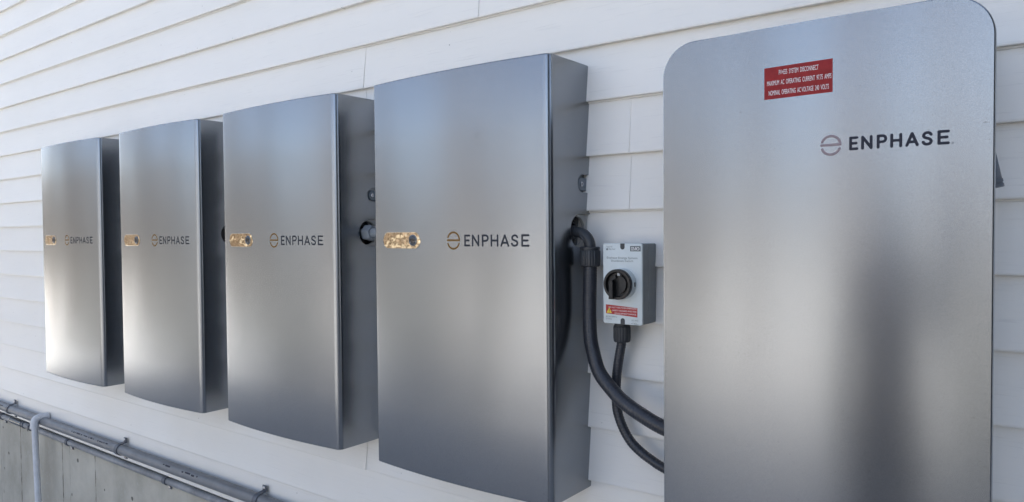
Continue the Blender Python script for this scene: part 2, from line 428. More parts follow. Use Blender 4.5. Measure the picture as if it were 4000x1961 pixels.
# the photographer, in dark clothes, standing just behind the camera; seen only as a dark streak in the metal
def photographer():
    px, py, zg = .30, -1.98, ZG
    t = thing("person", (px, py, zg), "person in dark jacket raising one hand, seen only as a dark reflection", "person")
    def skin(name, joints, edges, m, sub=2):
        me = bpy.data.meshes.new(name); me.from_pydata([j[0] for j in joints], edges, [])
        o = bpy.data.objects.new(name, me); COL.objects.link(o)
        md = o.modifiers.new("s", 'SKIN'); o.modifiers.new("u", 'SUBSURF').levels = sub
        for v, j in zip(me.skin_vertices[0].data, joints): v.radius = (j[1], j[2] if len(j) > 2 else j[1])
        me.skin_vertices[0].data[0].use_root = True
        bpy.context.view_layer.update()
        ev = bpy.data.meshes.new_from_object(o.evaluated_get(bpy.context.evaluated_depsgraph_get()))
        bpy.data.objects.remove(o); ev.materials.clear(); ev.materials.append(m)
        return finish(name, ev, t, smooth=0) if False else smooth_part(name, ev, t)
    def smooth_part(name, me, par):
        for p in me.polygons: p.use_smooth = True
        o = bpy.data.objects.new(name, me); COL.objects.link(o); o.parent = par; return o
    J = [((0,0,.95),.15,.11), ((0,.01,1.15),.135,.10), ((0,.01,1.36),.16,.10), ((0,.02,1.50),.06,.06), ((0,.05,1.60),.075,.09), ((0,.05,1.71),.07,.085),
         ((-.10,0,.88),.09), ((-.11,.03,.50),.062), ((-.11,0,.10),.045), ((-.12,.14,.05),.04),
         ((.10,0,.88),.09), ((.11,.03,.50),.062), ((.11,0,.10),.045), ((.12,.14,.05),.04),
         ((-.19,.01,1.40),.06), ((-.25,.02,1.12),.047), ((-.24,.10,.88),.036), ((-.235,.13,.80),.032),
         ((.19,.02,1.40),.06), ((.27,.16,1.24),.047), ((.28,.36,1.48),.036), ((.285,.41,1.56),.032)]
    E_ = [(0,1),(1,2),(2,3),(3,4),(4,5),(0,6),(6,7),(7,8),(8,9),(0,10),(10,11),(11,12),(12,13),(2,14),(14,15),(15,16),(16,17),(2,18),(18,19),(19,20),(20,21)]
    skin("body", J, E_, plastic("skin", (.42,.27,.2), .5, .08, 20))
    cloth = plastic("dark_cloth", (.14,.145,.16), .85, .3, 30)
    JK = [(j[0], *(r*1.08 for r in j[1:])) for j in (J[0], J[1], J[2], ((0,.012,1.45),.085,.08), J[14], J[15], J[16], J[18], J[19], J[20])]
    skin("jacket", JK, [(0,1),(1,2),(2,3),(2,4),(4,5),(5,6),(2,7),(7,8),(8,9)], cloth)
    TR = [(j[0], *(r*1.2 for r in j[1:])) for j in (J[0], J[6], J[7], J[8], J[10], J[11], J[12])]
    skin("trousers", TR, [(0,1),(1,2),(2,3),(0,4),(4,5),(5,6)], cloth)
    for s_ in (-1, 1):
        skin("shoe", [((.115*s_, -.05, .045), .05, .045), ((.12*s_, .06, .045), .05, .04), ((.125*s_, .19, .035), .045, .033)], [(0,1),(1,2)], M_BLACK)
    skin("hair", [((0,.02,1.70),.088,.098), ((0,.0,1.62),.07,.07)], [(0,1)], plastic("dark_hair", (.03,.02,.015), .6))
    for s_ in (-1, 1):                         # hands: palm with five fingers each
        if s_ < 0: o = Vector((-.235,.13,.80)); d = Vector((.05,.12,-1)).normalized(); side = Vector((0,1,0))
        else: o = Vector((.285,.41,1.56)); d = Vector((0,.25,.97)).normalized(); side = Vector((-1,0,0))
        jj = [(tuple(o), .03, .02), (tuple(o+d*.08), .036, .016)]; ee = [(0, 1)]
        for f, (off_, ln) in enumerate(((-.033,.065), (-.011,.078), (.011,.072), (.031,.058))):
            b = o+d*.085+side*off_; k = len(jj)
            jj += [(tuple(b), .009), (tuple(b+d*ln*.55+Vector((0,.012,0))), .008), (tuple(b+d*ln+Vector((0,.03,0))), .007)]
            ee += [(1, k), (k, k+1), (k+1, k+2)]
        k = len(jj); b = o+d*.03-side*.035
        jj += [(tuple(b), .011), (tuple(b+d*.03-side*.025), .010), (tuple(b+d*.06-side*.03), .008)]; ee += [(0, k), (k, k+1), (k+1, k+2)]
        skin("hand", jj, ee, bpy.data.materials["skin"], 1)
photographer()

# ------------------------------------------------------------------ stroke lettering
LET = {
 'E': [[(1,1),(0,1),(0,0),(1,0)], [(0,.5),(.86,.5)]],
 'N': [[(0,0),(0,1),(1,0),(1,1)]],
 'P': [[(0,0),(0,1),(.55,1)]+[(.6+.4*math.cos(a), .735+.265*math.sin(a)) for a in [R(80-16*i) for i in range(11)]]+[(.55,.47),(0,.47)]],
 'H': [[(0,0),(0,1)], [(1,0),(1,1)], [(0,.5),(1,.5)]],
 'A': [[(0,0),(.5,1),(1,0)], [(.2,.28),(.8,.28)]],
 'S': [[(.94,.82),(.8,.95),(.52,1),(.22,.94),(.07,.77),(.16,.60),(.5,.51),(.82,.41),(.96,.24),(.82,.06),(.5,0),(.2,.04),(.02,.19)]],
}
XR = [(0,.099),(.127,.248),(.288,.396),(.425,.547),(.575,.708),(.731,.844),(.882,1.0)]
def strokes_word(x0, x1, zc, h, w):
    out = []; L = x1-x0
    for ch, (a, b) in zip("ENPHASE", XR):
        ax, bx = x0+a*L+w/2, x0+b*L-w/2
        for st in LET[ch]:
            pts = [(ax+(bx-ax)*u, zc-h/2+w/2+(h-w)*v) for u, v in st]
            if ch == 'S': pts = [(q.x, q.y) for q in catmull([(p[0], p[1], 0) for p in pts], h/14)]
            out.append(pts)
    return out
def strokes_emblem(cx, cz, r, w):
    rr = r-w/2
    up_ = [(cx+rr*math.cos(a), cz+rr*math.sin(a)) for a in [R(158-4*i) for i in range(40)]]
    a1 = up_ + [(cx+rr, cz), (cx-rr, cz-.0*w)]
    lo = [(cx+rr*math.cos(a), cz-w*.35+rr*math.sin(a)) for a in [R(-158+4*i) for i in range(35)]]
    return [a1, lo]
def build_strokes(sts, w, surf, name, m, parent, t=.00035):
    """flat rounded strokes laid on the surface y = surf(x)"""
    g = G()
    for st in sts:
        # resample
        pts = [Vector((p[0], p[1])) for p in st]; runs = []
        for a, b in zip(pts[:-1], pts[1:]):
            n = max(1, int((b-a).length/.004)); runs.append([a+(b-a)*i/n for i in range(n+1)])
        for run in runs:                       # each straight run is a capsule; overlaps make round joins
            d = (run[-1]-run[0]).normalized(); nn = Vector((-d.y, d.x)); rings = []
            prof = [(-.5,.0), (-.5*.92,.38), (-.5*.7,.71), (-.5*.38,.92), (0,1)]
            stations = [(run[0]+d*w*u, s_) for u, s_ in prof]+[(p, 1) for p in run[1:-1]]+[(run[-1]-d*w*u, s_) for u, s_ in reversed(prof)]
            for c, s_ in stations:
                s_ = max(s_, .02); ring = []
                for k in range(8):
                    a = 2*math.pi*k/8+.2; q = c+nn*(math.cos(a)*w/2*s_)
                    ring.append((q.x, surf(q.x)-math.sin(a)*t*(.25+.75*s_), q.y))
                rings.append(ring)
            g.loft(rings)
    return g.build(name, m, parent, smooth=60)

def text_mesh(body, size, xscale=1.0, align='CENTER'):
    cu = bpy.data.curves.new("txt", 'FONT'); cu.body = body; cu.size = size; cu.align_x = align; cu.align_y = 'CENTER'
    cu.resolution_u = 3
    o = bpy.data.objects.new("txt", cu); COL.objects.link(o)
    bpy.context.view_layer.update()
    me = bpy.data.meshes.new_from_object(o.evaluated_get(bpy.context.evaluated_depsgraph_get()))
    bpy.data.objects.remove(o)
    vs = [(v.co.x*xscale, v.co.y) for v in me.vertices]; fs = [list(p.vertices) for p in me.polygons]
    bpy.data.meshes.remove(me)
    return vs, fs
def add_text(g, body, x, z, surf, height, width=None, align='CENTER', mi=0, eps=.0003):
    vs, fs = text_mesh(body, 1.0, 1.0, align)
    zs = [v[1] for v in vs]; xs = [v[0] for v in vs]
    caps = .70
    sz = height/caps; sx = sz
    if width: sx = width/(max(xs)-min(xs))
    if align == 'CENTER': xm = (max(xs)+min(xs))/2
    else: xm = min(xs)
    out = []
    for v in vs:
        px = x+(v[0]-xm)*sx
        out.append((px, surf(px)-eps, z+v[1]*sz))
    g.add(out, fs, mi)

# ------------------------------------------------------------------ battery cabinet prototype
BW, BH, DS, SAG = .55, .98, .1652, .0157
def bow(x, w=BW, ds=DS, sag=SAG):
    u = max(0, min(1, x/w+.5)); return -ds-sag*4*u*(1-u)
def rounded_section(w, ds, sag, rl, rr, nb=28, na=8):
    """outline in XY seen from above: back right, back left, front left corner, bow, front right corner"""
    pts = [(w/2, 0), (-w/2, 0)]
    fl = [(-w/2, -ds)]; 
    raw = [(-w/2+w*i/nb, -ds-sag*4*(i/nb)*(1-i/nb)) for i in range(nb+1)]
    def fillet(corner, p_in, p_out, r):
        a = (Vector(p_in)-Vector(corner)).normalized(); b = (Vector(p_out)-Vector(corner)).normalized()
        ang = a.angle(b); dist = r/math.tan(ang/2); c = Vector(corner)+(a+b).normalized()*(r/math.sin(ang/2))
        s = Vector(corner)+a*dist; e = Vector(corner)+b*dist; res = []
        v0 = s-c; tot = v0.angle_signed(e-c)
        for i in range(na+1):
            t = -tot*i/na; co, si = math.cos(t), math.sin(t)
            res.append((c.x+v0.x*co-v0.y*si, c.y+v0.x*si+v0.y*co))
        return res, dist
    f1, d1 = fillet(raw[0], (-w/2, 0), raw[1], rl)
    f2, d2 = fillet(raw[-1], raw[-2], (w/2, 0), rr)
    mid = [p for p in raw[1:-1] if p[0] > -w/2+d1*1.05 and p[0] < w/2-d2*1.05]
    return pts + f1 + mid + f2
def offset(poly, d):
    n = len(poly); out = []
    area = sum(poly[i][0]*poly[(i+1) % n][1]-poly[(i+1) % n][0]*poly[i][1] for i in range(n))
    sg = 1 if area > 0 else -1
    for i in range(n):
        a, b, c = Vector(poly[i-1]), Vector(poly[i]), Vector(poly[(i+1) % n])
        e1 = (b-a).normalized(); e2 = (c-b).normalized()
        n1 = Vector((-e1.y, e1.x))*sg; n2 = Vector((-e2.y, e2.x))*sg
        k = (n1+n2); k = k/max(.3, (1+n1.dot(n2)))
        q = b+k*d; out.append((q.x, min(0, q.y) if abs(b.y) < 1e-6 else q.y))
    return out
sec = rounded_section(BW, DS, SAG, .006, .0190)
def ring_at(z, d): return [(x, y, z) for x, y in (offset(sec, d) if d else sec)]
def cabinet_mesh():
    re = .0042; rings = []
    for i in range(6):
        a = math.pi/2*i/5; rings.append(ring_at(re-re*math.sin(a), re-re*math.cos(a) if i == 0 else re*(1-math.sin(a)) ) )
    rings = []
    for i in range(6):
        a = math.pi/2*i/5; rings.append(ring_at(re*(1-math.sin(a)), re*(1-math.cos(a)) ) )
    rings = rings[::-1]
    rings = [ring_at(re*(1-math.cos(math.pi/2*i/5)), re*(1-math.sin(math.pi/2*i/5))) for i in range(6)]
    top = [[(x, y, BH-z) for x, y, z in r] for r in reversed(rings)]
    mids = [ring_at(re+(BH-2*re)*i/6, 0) for i in range(1, 6)]
    return rings+mids+top
g = G(); g.loft(cabinet_mesh())
cab_raw = g.build("cabinet_raw", M_SILVER, smooth=0)
def cutter(yc, zc, r, depth, x0):
    """U-shaped pocket open towards the wall, cut into the cabinet's right side"""
    g = G(); pts = []
    for i in range(25):
        a = R(90+180*i/24); pts.append((yc+r*math.cos(a), zc+r*math.sin(a)))
    pts += [(.02, zc-r), (.02, zc+r)]
    g.loft([[(x0-depth, y, z) for y, z in pts], [(x0+.02, y, z) for y, z in pts]])
    return g.build("cut", M_SILVER, smooth=0)
EAR_Y, EAR_Z, EAR_R = -.034, BH-.273, .0205
HOLE_Y, HOLE_Z, HOLE_R = -.048, BH-.3815, .0385
cuts = [cutter(EAR_Y, EAR_Z, EAR_R, .012, BW/2), cutter(HOLE_Y, HOLE_Z, HOLE_R, .03, BW/2)]
for c in cuts:
    md = cab_raw.modifiers.new("b", 'BOOLEAN'); md.operation = 'DIFFERENCE'; md.object = c; md.solver = 'EXACT'
bpy.context.view_layer.update()
cab_me = bpy.data.meshes.new_from_object(cab_raw.evaluated_get(bpy.context.evaluated_depsgraph_get()))
for o in cuts+[cab_raw]: bpy.data.objects.remove(o)
cab_me.materials.clear(); cab_me.materials.append(M_SILVER)

XS = [-2.3917, -1.6708, -.9709, -.2690]        # right edges
LBL = ["silver wall battery cabinet farthest to the left, above the white elbow pipe",
       "second silver battery cabinet from the left end of the row",
       "silver battery cabinet with the hex fitting in its side, third from the left",
       "largest looking silver battery cabinet, just left of the grey switch box"]
def make_battery():
    t = thing("battery_cabinet", (XS[3]-BW/2, 0, -BH), LBL[3], "battery cabinet", "silver battery cabinets along the white wall")
    finish("cover", cab_me, t, smooth=30)
    u0 = -BW/2
    # status strip: film covered mirror oval, standing 0.8 mm proud
    cx, cz, hw, hh = u0+.106, BH-.4007, .0706, .0208; g = G(); rings = []
    def oval(s):
        pts = []
        for k in range(48):
            a = 2*math.pi*k/48; ex = hw-hh
            px = (ex if math.cos(a) > 0 else -ex)+hh*s*math.cos(a); pts.append((cx+px, cz+hh*s*math.sin(a)))
        return pts
    for s, dy in ((1, .002), (1, -.0006), (.96, -.0009)):
        rings.append([(x, bow(x)+dy, z) for x, z in oval(s)])
    g.loft(rings, True, False)
    # domed face as a grid fan that follows the bow
    n = 24; o_ = oval(.96); top = [p for p in o_]
    cols = []
    for i in range(n+1):
        x = cx-hw+.0008+(2*hw-.0016)*i/n
        d = max(0, abs(x-cx)-(hw-hh)); hz = math.sqrt(max(0, (hh*.96)**2-d*d)); cols.append((x, hz))
    vs = []; fs = []
    for x, hz in cols: vs += [(x, bow(x)-.0010, cz-hz), (x, bow(x)-.0010, cz), (x, bow(x)-.0010, cz+hz)]
    for i in range(n): fs += [(3*i, 3*i+3, 3*i+4, 3*i+1), (3*i+1, 3*i+4, 3*i+5, 3*i+2)]
    g.add(vs, fs)
    strip = g.build("status_strip", M_MIRROR, t, smooth=60)
    bx = u0+.1508; yb = bow(bx)
    g = G()
    g.lathe([(.0138, 0), (.0138, .0016), (.0131, .0021), (.0112, .0021), (.0106, .0014)], (bx, yb-.0005, cz), (0, -1, 0), 40, mi=0)
    g.lathe([(.0105, .0012), (.0098, .0017), (.004, .0021)], (bx, yb-.0005, cz), (0, -1, 0), 40, mi=1)
    g.lathe([(.0078, .0018), (.0078, .0024), (.0068, .0024), (.0068, .0018)], (bx, yb-.0005, cz), (0, -1, 0), 32, cap0=False, cap1=False, mi=0)
    g.build("power_button", [M_RING, M_LENS], strip, smooth=40)
    build_strokes(strokes_emblem(u0+.2856, BH-.4005, .0207, .0046), .0046, bow, "emblem", M_BRONZE, t)
    build_strokes(strokes_word(u0+.3187, u0+.4979, BH-.4011, .0277, .0047), .0047, bow, "lettering", M_INK, t)
    # bolted ear in the upper pocket
    xf = BW/2
    g = G(); pts = []
    for i in range(17):
        a = R(90+180*i/16); pts.append((-.030+.0145*math.cos(a), EAR_Z-.001+.0145*math.sin(a)))
    pts += [(-.004, EAR_Z-.0155), (-.004, EAR_Z+.0135)]
    g.loft([[(xf-.0119, y, z) for y, z in pts], [(xf-.0055, y, z) for y, z in pts], [(xf-.0045, (y+.02)*.95-.02, (z-EAR_Z)*.95+EAR_Z) for y, z in pts]])
    tab = g.build("mounting_ear", M_TAB, t, smooth=30)
    g = G(); g.lathe([(.0058, 0), (.0058, .0026), (.0048, .0036), (.0030, .0036), (.0026, .0016)], (xf-.0046, -.0335, EAR_Z-.001), (1, 0, 0), 20)
    g.build("bolt", M_BOLT, tab, smooth=30)
    # cable opening: pale plate with a dark round mouth
    g = G(); nn = 40; hr = .0335; ring_in = []; ring_out = []
    for k in range(nn):
        a = 2*math.pi*k/nn; c, s = math.cos(a), math.sin(a)
        ring_in.append((HOLE_Y-.004+hr*c, HOLE_Z+hr*s))
        oy = HOLE_Y+HOLE_R*.985*c if c < 0 else HOLE_Y+min(.040, HOLE_R*.985*c/max(abs(c), abs(s))*1.0)
        oz = HOLE_Z+HOLE_R*.985*(s if c < 0 else s/max(abs(c), abs(s)))
        ring_out.append((oy, oz))
    g.loft([[(xf-.010, y, z) for y, z in ring_out], [(xf-.004, y, z) for y, z in ring_out], [(xf-.004, y, z) for y, z in ring_in], [(xf-.012, y, z) for y, z in ring_in]], False, False)
    pl = g.build("backing_plate", M_PLATE, t, smooth=30)
    g = G(); g.lathe([(.0022, 0), (.0022, .0008), (.0012, .001)], (xf-.0041, -.0125, HOLE_Z+.031), (1, 0, 0), 14)
    g.build("screw", M_BOLT, pl, smooth=30)
    g = G(); g.lathe([(.0345, 0), (.0345, .0015), (.03, .0016)], (xf-.0295, HOLE_Y-.004, HOLE_Z), (1, 0, 0), 40)
    g.lathe([(.024, 0), (.024, .012), (.020, .012), (.020, 0)], (xf-.028, HOLE_Y-.007, HOLE_Z), (1, 0, 0), 8, cap0=False, cap1=False)
    g.build("cable_opening", M_BLACK, t, smooth=30)
    return t
bat = make_battery()
for i in range(3):
    c = copy_tree(bat); c.location.x = XS[i]-BW/2; c["label"] = LBL[i]

# hex fitting between the third and the fourth cabinet
t = thing("conduit_fitting", (XS[2]+.004, -.055, -.3815), "pale grey hex conduit fitting between the third and fourth battery cabinets", "conduit fitting")
g = G(); g.lathe([(.0135, -.03), (.0135, .152)], (0, 0, 0), (1, 0, 0), 28); g.build("pipe", M_NIPPLE, t)
for xa in (-.012, .108):
    g = G(); g.lathe([(.020, 0), (.0228, .003), (.0228, .026), (.020, .031)], (xa, 0, 0), (1, 0, 0), 6); g.build("hex_nut", M_NIPPLE, t, smooth=20)

# ------------------------------------------------------------------ control cabinet
CX0, CX1, CT, CB, CDS, CSAG = .0235, .5265, -.0500, -.966, .233, .015
def cbow(x): u = max(0, min(1, (x-CX0)/(CX1-CX0))); return -CDS-CSAG*4*u*(1-u)
t = thing("control_cabinet", (0, 0, CB), "large silver control cabinet with rounded top corners and a red warning sticker", "control cabinet")
def cover_outline(ins):
    r = .060-ins; pts = []
    x0, x1, z0, z1 = CX0+ins, CX1-ins, CB+ins, CT-ins
    for cx, cz, a0 in ((x1-r, z1-r, 0), (x0+r, z1-r, 90), (x0+r, z0+r, 180), (x1-r, z0+r, 270)):
        for i in range(15):
            a = R(a0+90*i/14); pts.append((cx+r*math.cos(a), cz+r*math.sin(a)))
    return pts
g = G()
th = .016
rings = [[(x, cbow(x)+th, z) for x, z in cover_outline(0.0)], [(x, cbow(x)+.0022, z) for x, z in cover_outline(0)],
         [(x, cbow(x)+.0007, z) for x, z in cover_outline(.0006)], [(x, cbow(x), z) for x, z in cover_outline(.0022)]]
g.loft(rings, False, False)
# front skin: columns
o_in = [( x, z) for x, z in cover_outline(.0022)]
def zlim(x, ins=.0022):
    r = .060-ins; x0, x1 = CX0+ins, CX1-ins; d = max(0, x0+r-x, x-(x1-r)); q = r-math.sqrt(max(0, r*r-d*d))
    return CB+ins+q, CT-ins-q
xs_ = sorted(set([round(p[0], 6) for p in o_in] + [CX0+.065+(CX1-CX0-.13)*i/30 for i in range(31)]))
vs = []; fs = []; NR = 8
for x in xs_:
    a, b = zlim(x)
    for j in range(NR+1): vs.append((x, cbow(x), a+(b-a)*j/NR))
for i in range(len(xs_)-1):
    for j in range(NR):
        a = i*(NR+1)+j; fs.append((a, a+NR+1, a+NR+2, a+1))
g.add(vs, fs)
cov = g.build("cover", M_SILVER2, t, smooth=40); cov.location = (0, 0, -CB)
g = G(); g.box(CX0+.03, CX1-.028, -CDS+.004, -.003, CB+.02, CT-.03)
b_ = g.build("enclosure", M_DARKSTEEL, t, smooth=0); b_.location = (0, 0, -CB)
build_strokes(strokes_emblem(.3138, -.2505, .0157, .0042), .0042, cbow, "emblem", M_MAUVE, t).location = (0, 0, -CB)
LT = build_strokes(strokes_word(.3401, .4727, -.2505, .0212, .0043), .0043, cbow, "lettering", M_INK2, t); LT.location = (0, 0, -CB)
g = G()
g.lathe([(.0014, 0), (.0014, .0003), (.0011, .0003), (.0011, 0)], (.4762, cbow(.4762), -.2595), (0, -1, 0), 16, cap0=False, cap1=False)
add_text(g, "R", .4762, -.2595, cbow, .0012)
g.build("registered_mark", M_INK2, t, smooth=0).location = (0, 0, -CB)
# red sticker following the bow
g = G(); vs = []; fs = []; n = 16
def stick(x): return cbow(x)-.0004
for i in range(n+1):
    f = i/n; x = .2108+(.3162-.2108)*f; zt = -.1177+.001*f; zb = -.1690+.0006*f
    vs += [(x, stick(x), zb), (x, stick(x), zt)]
for i in range(n): fs.append((2*i, 2*i+2, 2*i+3, 2*i+1))
g.add(vs, fs); st = g.build("warning_sticker", M_RED, t, smooth=40); st.location = (0, 0, -CB)
g = G()
for s_, xa, xb, z in (("PV+ESS  SYSTEM  DISCONNECT", .2345, .2954, -.1276), ("MAXIMUM  AC  OPERATING  CURRENT  97.75  AMPS", .2156, .3145, -.1436), ("NOMINAL  OPERATING  AC VOLTAGE  240  VOLTS", .2182, .3108, -.1596)):
    add_text(g, s_, (xa+xb)/2, z, stick, .0077, xb-xa)
g.build("sticker_text", M_WHITE, st, smooth=0)
# breaker lever sticking out of the right side
g = G()
def lever_pt(z): return (.5113+(.5219-.5113)*(z+.267)/(-.3222+.267), -.150, z)
g.tube([lever_pt(-.240), lever_pt(-.3095)], lambda i: (.0105, .0115)[i], 20)
for za, zb in ((-.3095, -.3150), (-.3163, -.3222)): g.tube([lever_pt(za), lever_pt(za-.0008), lever_pt(zb)], lambda i: (.0114, .0124, .0124)[i], 20)
g.tube([lever_pt(-.3140), lever_pt(-.3170)], .0112, 20)
lv = g.build("breaker_lever", M_LEVER, t, smooth=40); lv.location = (0, 0, -CB)


# ------------------------------------------------------------------ shutdown switch
SX0, SX1, SZ0, SZ1, SY0, SY1 = -.1900, -.0965, -.5815, -.4083, -.0135, -.0800
SCX = -.1425
t = thing("shutdown_switch", (0, 0, SZ0), "small grey rotary shutdown switch box with a black knob and red label", "switch box")
def rrect(x0, x1, z0, z1, r, n=6):
    pts = []
    for cx, cz, a0 in ((x1-r, z1-r, 0), (x0+r, z1-r, 90), (x0+r, z0+r, 180), (x1-r, z0+r, 270)):
        for i in range(n+1):
            a = R(a0+90*i/n); pts.append((cx+r*math.cos(a), cz+r*math.sin(a)))
    return pts
def rbox(g, x0, x1, z0, z1, r, stations, mi=0):
    g.loft([[(x, y, z) for x, z in rrect(x0+i, x1-i, z0+i, z1-i, max(.0005, r-i))] for y, i in stations], mi=mi)
off = (0, 0, -SZ0)
g = G()
rbox(g, SX0, SX1, SZ0, SZ1, .004, [(SY0, .001), (-.048, .0005), (-.0485, .0013), (-.0495, .0013), (-.050, .0006), (-.0745, .0006)])
g.build("enclosure", M_BOX, t, smooth=40).location = off
g = G()
rbox(g, SX0, SX1, SZ0, SZ1, .004, [(-.0748, .0002), (-.0790, 0), (-.0797, .0004), (-.0800, .0012)])
lid = g.build("lid", M_LID, t, smooth=40); lid.location = off
flat = lambda x: SY1
for zc, s in ((SZ1-.0005, -1), (SZ0+.0005, 1)):          # screw notches
    pts = []
    for i in range(13):
        a = R(180+180*i/12) if s < 0 else R(180*i/12); pts.append((SCX+.0052*math.cos(a), zc+s*.0075+.0052*math.sin(a)))
    pts += [(SCX+.0052, zc), (SCX-.0052, zc)] if s < 0 else [(SCX-.0052, zc), (SCX+.0052, zc)]
    g = G(); g.loft([[(x, SY1+.001, z) for x, z in pts], [(x, SY1-.0004, z) for x, z in pts]])
    g.build("screw_notch", M_FITTING, lid, smooth=0)
g = G()
def lx(a): return SX0+(a-50)/(588-50)*(SX1-SX0)           # from the enlarged photo of the lid
def lz(b): return SZ1+(b-70)/(1180-70)*(SZ0-SZ1)
def pt(): g.build("printed_text", M_GREYINK, lid, smooth=0)
add_text(g, "Type 4X", lx(98), lz(118), flat, .0030, None, 'LEFT')
add_text(g, "IP66 NW", lx(132), lz(152), flat, .0030, None, 'LEFT')
g.box(lx(98), lx(120), SY1-.0003, SY1+.001, lz(165), lz(140)); pt()
g = G(); add_text(g, "Enphase Energy System", lx(316), lz(270), flat, .0042, lx(526)-lx(105))
add_text(g, "Shutdown Switch", lx(316), lz(312), flat, .0042, lx(466)-lx(163)); pt()
g = G(); add_text(g, "IEC/AS 60947.3", lx(90), lz(1086), flat, .0030, None, 'LEFT')
add_text(g, "SI Series", lx(90), lz(1116), flat, .0030, None, 'LEFT'); pt()
g = G(); add_text(g, "DC-PV2", lx(490), lz(1118), flat, .0032)
g.tube([(lx(440), SY1-.0002, lz(1160)), (lx(475), SY1-.0002, lz(1150)), (lx(486), SY1-.0002, lz(1155))], .0003, 6)
g.lathe([(.0022, 0), (.0022, .0003), (.0017, .0003), (.0017, 0)], (lx(498), SY1, lz(1160)), (0, -1, 0), 16, cap0=False, cap1=False)
g.tube([(lx(512), SY1-.0002, lz(1162)), (lx(536), SY1-.0002, lz(1166))], .0003, 6); pt()
g = G(); g.box(lx(428), lx(570), SY1-.0003, SY1+.001, lz(178), lz(106), 0)
yy = SY1-.0006
def bar(x0, x1, z0, z1): g.box(x0, x1, yy, SY1, z0, z1, 1)
bx0 = lx(444); u = (lx(554)-lx(444))/110.0; zt, zb = lz(120), lz(166)
bar(bx0, bx0+20*u, zt-.0010, zt); bar(bx0, bx0+20*u, zb, zb+.0010); bar(bx0+6*u, bx0+14*u, zb, zt)
for q in (26, 60): bar(bx0+q*u-2*u, bx0+(q+6)*u, zt-.0010, zt); bar(bx0+q*u-2*u, bx0+(q+6)*u, zb, zb+.0010)
bar(bx0+27*u, bx0+30*u, zb, zt); bar(bx0+58*u, bx0+66*u, zb, zt)
g.add([(bx0+28*u, yy, zt), (bx0+36*u, yy, zt), (bx0+47*u, yy, zb), (bx0+43*u, yy, zb)], [(0,1,2,3)], 1)
g.add([(bx0+58*u, yy-.0001, zt), (bx0+61*u, yy-.0001, zt), (bx0+46*u, yy-.0001, zb), (bx0+43*u, yy-.0001, zb)], [(0,1,2,3)], 1)
rr_ = []
for sx_, sz_ in ((20*u, (zt-zb)/2), (12*u, (zt-zb)/2-.0008)):
    rr_.append([(bx0+90*u+sx_*math.cos(2*math.pi*k/24), yy, (zt+zb)/2+sz_*math.sin(2*math.pi*k/24)) for k in range(24)])
g.loft(rr_, False, False, 1)
g.build("maker_badge", [M_GREYINK, M_WHITE], lid, smooth=0)
# red warning label with yellow triangle
g = G(); ra, rb, rc, rd = lx(88), lx(524), lz(922), lz(1064)
g.add([(ra, SY1-.0003, lz(1042)), (rb, SY1-.0003, lz(1072)), (rb, SY1-.0003, lz(944)), (ra, SY1-.0003, lz(918))], [(0,1,2,3)], 0)
for s_, xa, xb, z in (("DO NOT WIRE WHEN ENERGIZED", 130, 516, 956), ("- SAFETY HAZARD AND RISK", 162, 516, 997), ("OF EQUIPMENT DAMAGE.", 210, 514, 1037)):
    add_text(g, s_, lx((xa+xb)/2), lz(z), flat, .0034, lx(xb)-lx(xa), mi=1, eps=.0006)
g.add([(lx(97), SY1-.0006, lz(1034)), (lx(174), SY1-.0006, lz(1034)), (lx(136), SY1-.0006, lz(960))], [(0,1,2)], 2)
g.box(lx(133), lx(139), SY1-.0009, SY1-.0005, lz(1010), lz(982), 3); g.box(lx(133), lx(139), SY1-.0009, SY1-.0005, lz(1027), lz(1019), 3)
g.build("warning_label", [M_RED2, M_WHITE, M_YELLOW, M_BLACK], lid, smooth=0)
# rotary knob
KX, KZ = -.1418, -.4945
kn = G(); kn.lathe([(.0325, 0), (.0325, .016), (.0318, .0175), (.029, .0175)], (KX, SY1+.0005, KZ), (0, -1, 0), 56)
ring = kn.build("knob_ring", M_LID, t, smooth=35); ring.location = off
k2 = G()
k2.lathe([(.0316, .0165), (.0322, .018), (.0322, .0265), (.0314, .028), (.0268, .028), (.0258, .0268), (.0250, .0195), (.0190, .0185)], (KX, SY1, KZ), (0, -1, 0), 56, mi=0)
# half-moon grip block on the right, raised paddle to the left with an eyelet
pts = [(KX+.0035, KZ+.0185*s) for s in (1,)]+[(KX+.0035+.0165*math.cos(a), KZ+.0185*math.sin(a)) for a in [R(85-17*i) for i in range(11)]]+[(KX+.0035, KZ-.0185)]
k2.loft([[(x, SY1-.018, z) for x, z in pts], [(x, SY1-.0235, z) for x, z in pts]], mi=1)
pts = [(KX-.0045, KZ+.020), (KX-.0150, KZ+.012), (KX-.0200, KZ), (KX-.0150, KZ+.0025), (KX-.0105, KZ+.0095), (KX-.0045, KZ+.0120)]
k2.loft([[(x, SY1-.018, z) for x, z in pts], [(x, SY1-.0245, z) for x, z in pts]], mi=1)
hd = [(-.0115, .0068), (-.0030, .0068), (-.0030, -.0312), (-.0125, -.0312)]
k2.loft([[(KX+x-.0035, SY1-.018, KZ+z) for x, z in hd], [(KX+x-.0035, SY1-.0335, KZ+z) for x, z in hd], [(KX+x*.97-.0035, SY1-.0345, KZ+z*.985) for x, z in hd]], mi=1)
k2.lathe([(.0024, 0), (.0024, .0004), (.001, .0005)], (KX-.0112, SY1-.0343, KZ+.0005), (0, -1, 0), 16, mi=0)
knob = k2.build("knob", [M_BLACK, M_BLACK2], t, smooth=35); knob.location = off
g = G(); pts = [(KX+.0005, KZ+.0245), (KX+.0055, KZ+.0235), (KX+.0070, KZ+.0195), (KX+.0065, KZ+.0182), (KX+.0005, KZ+.0185)]
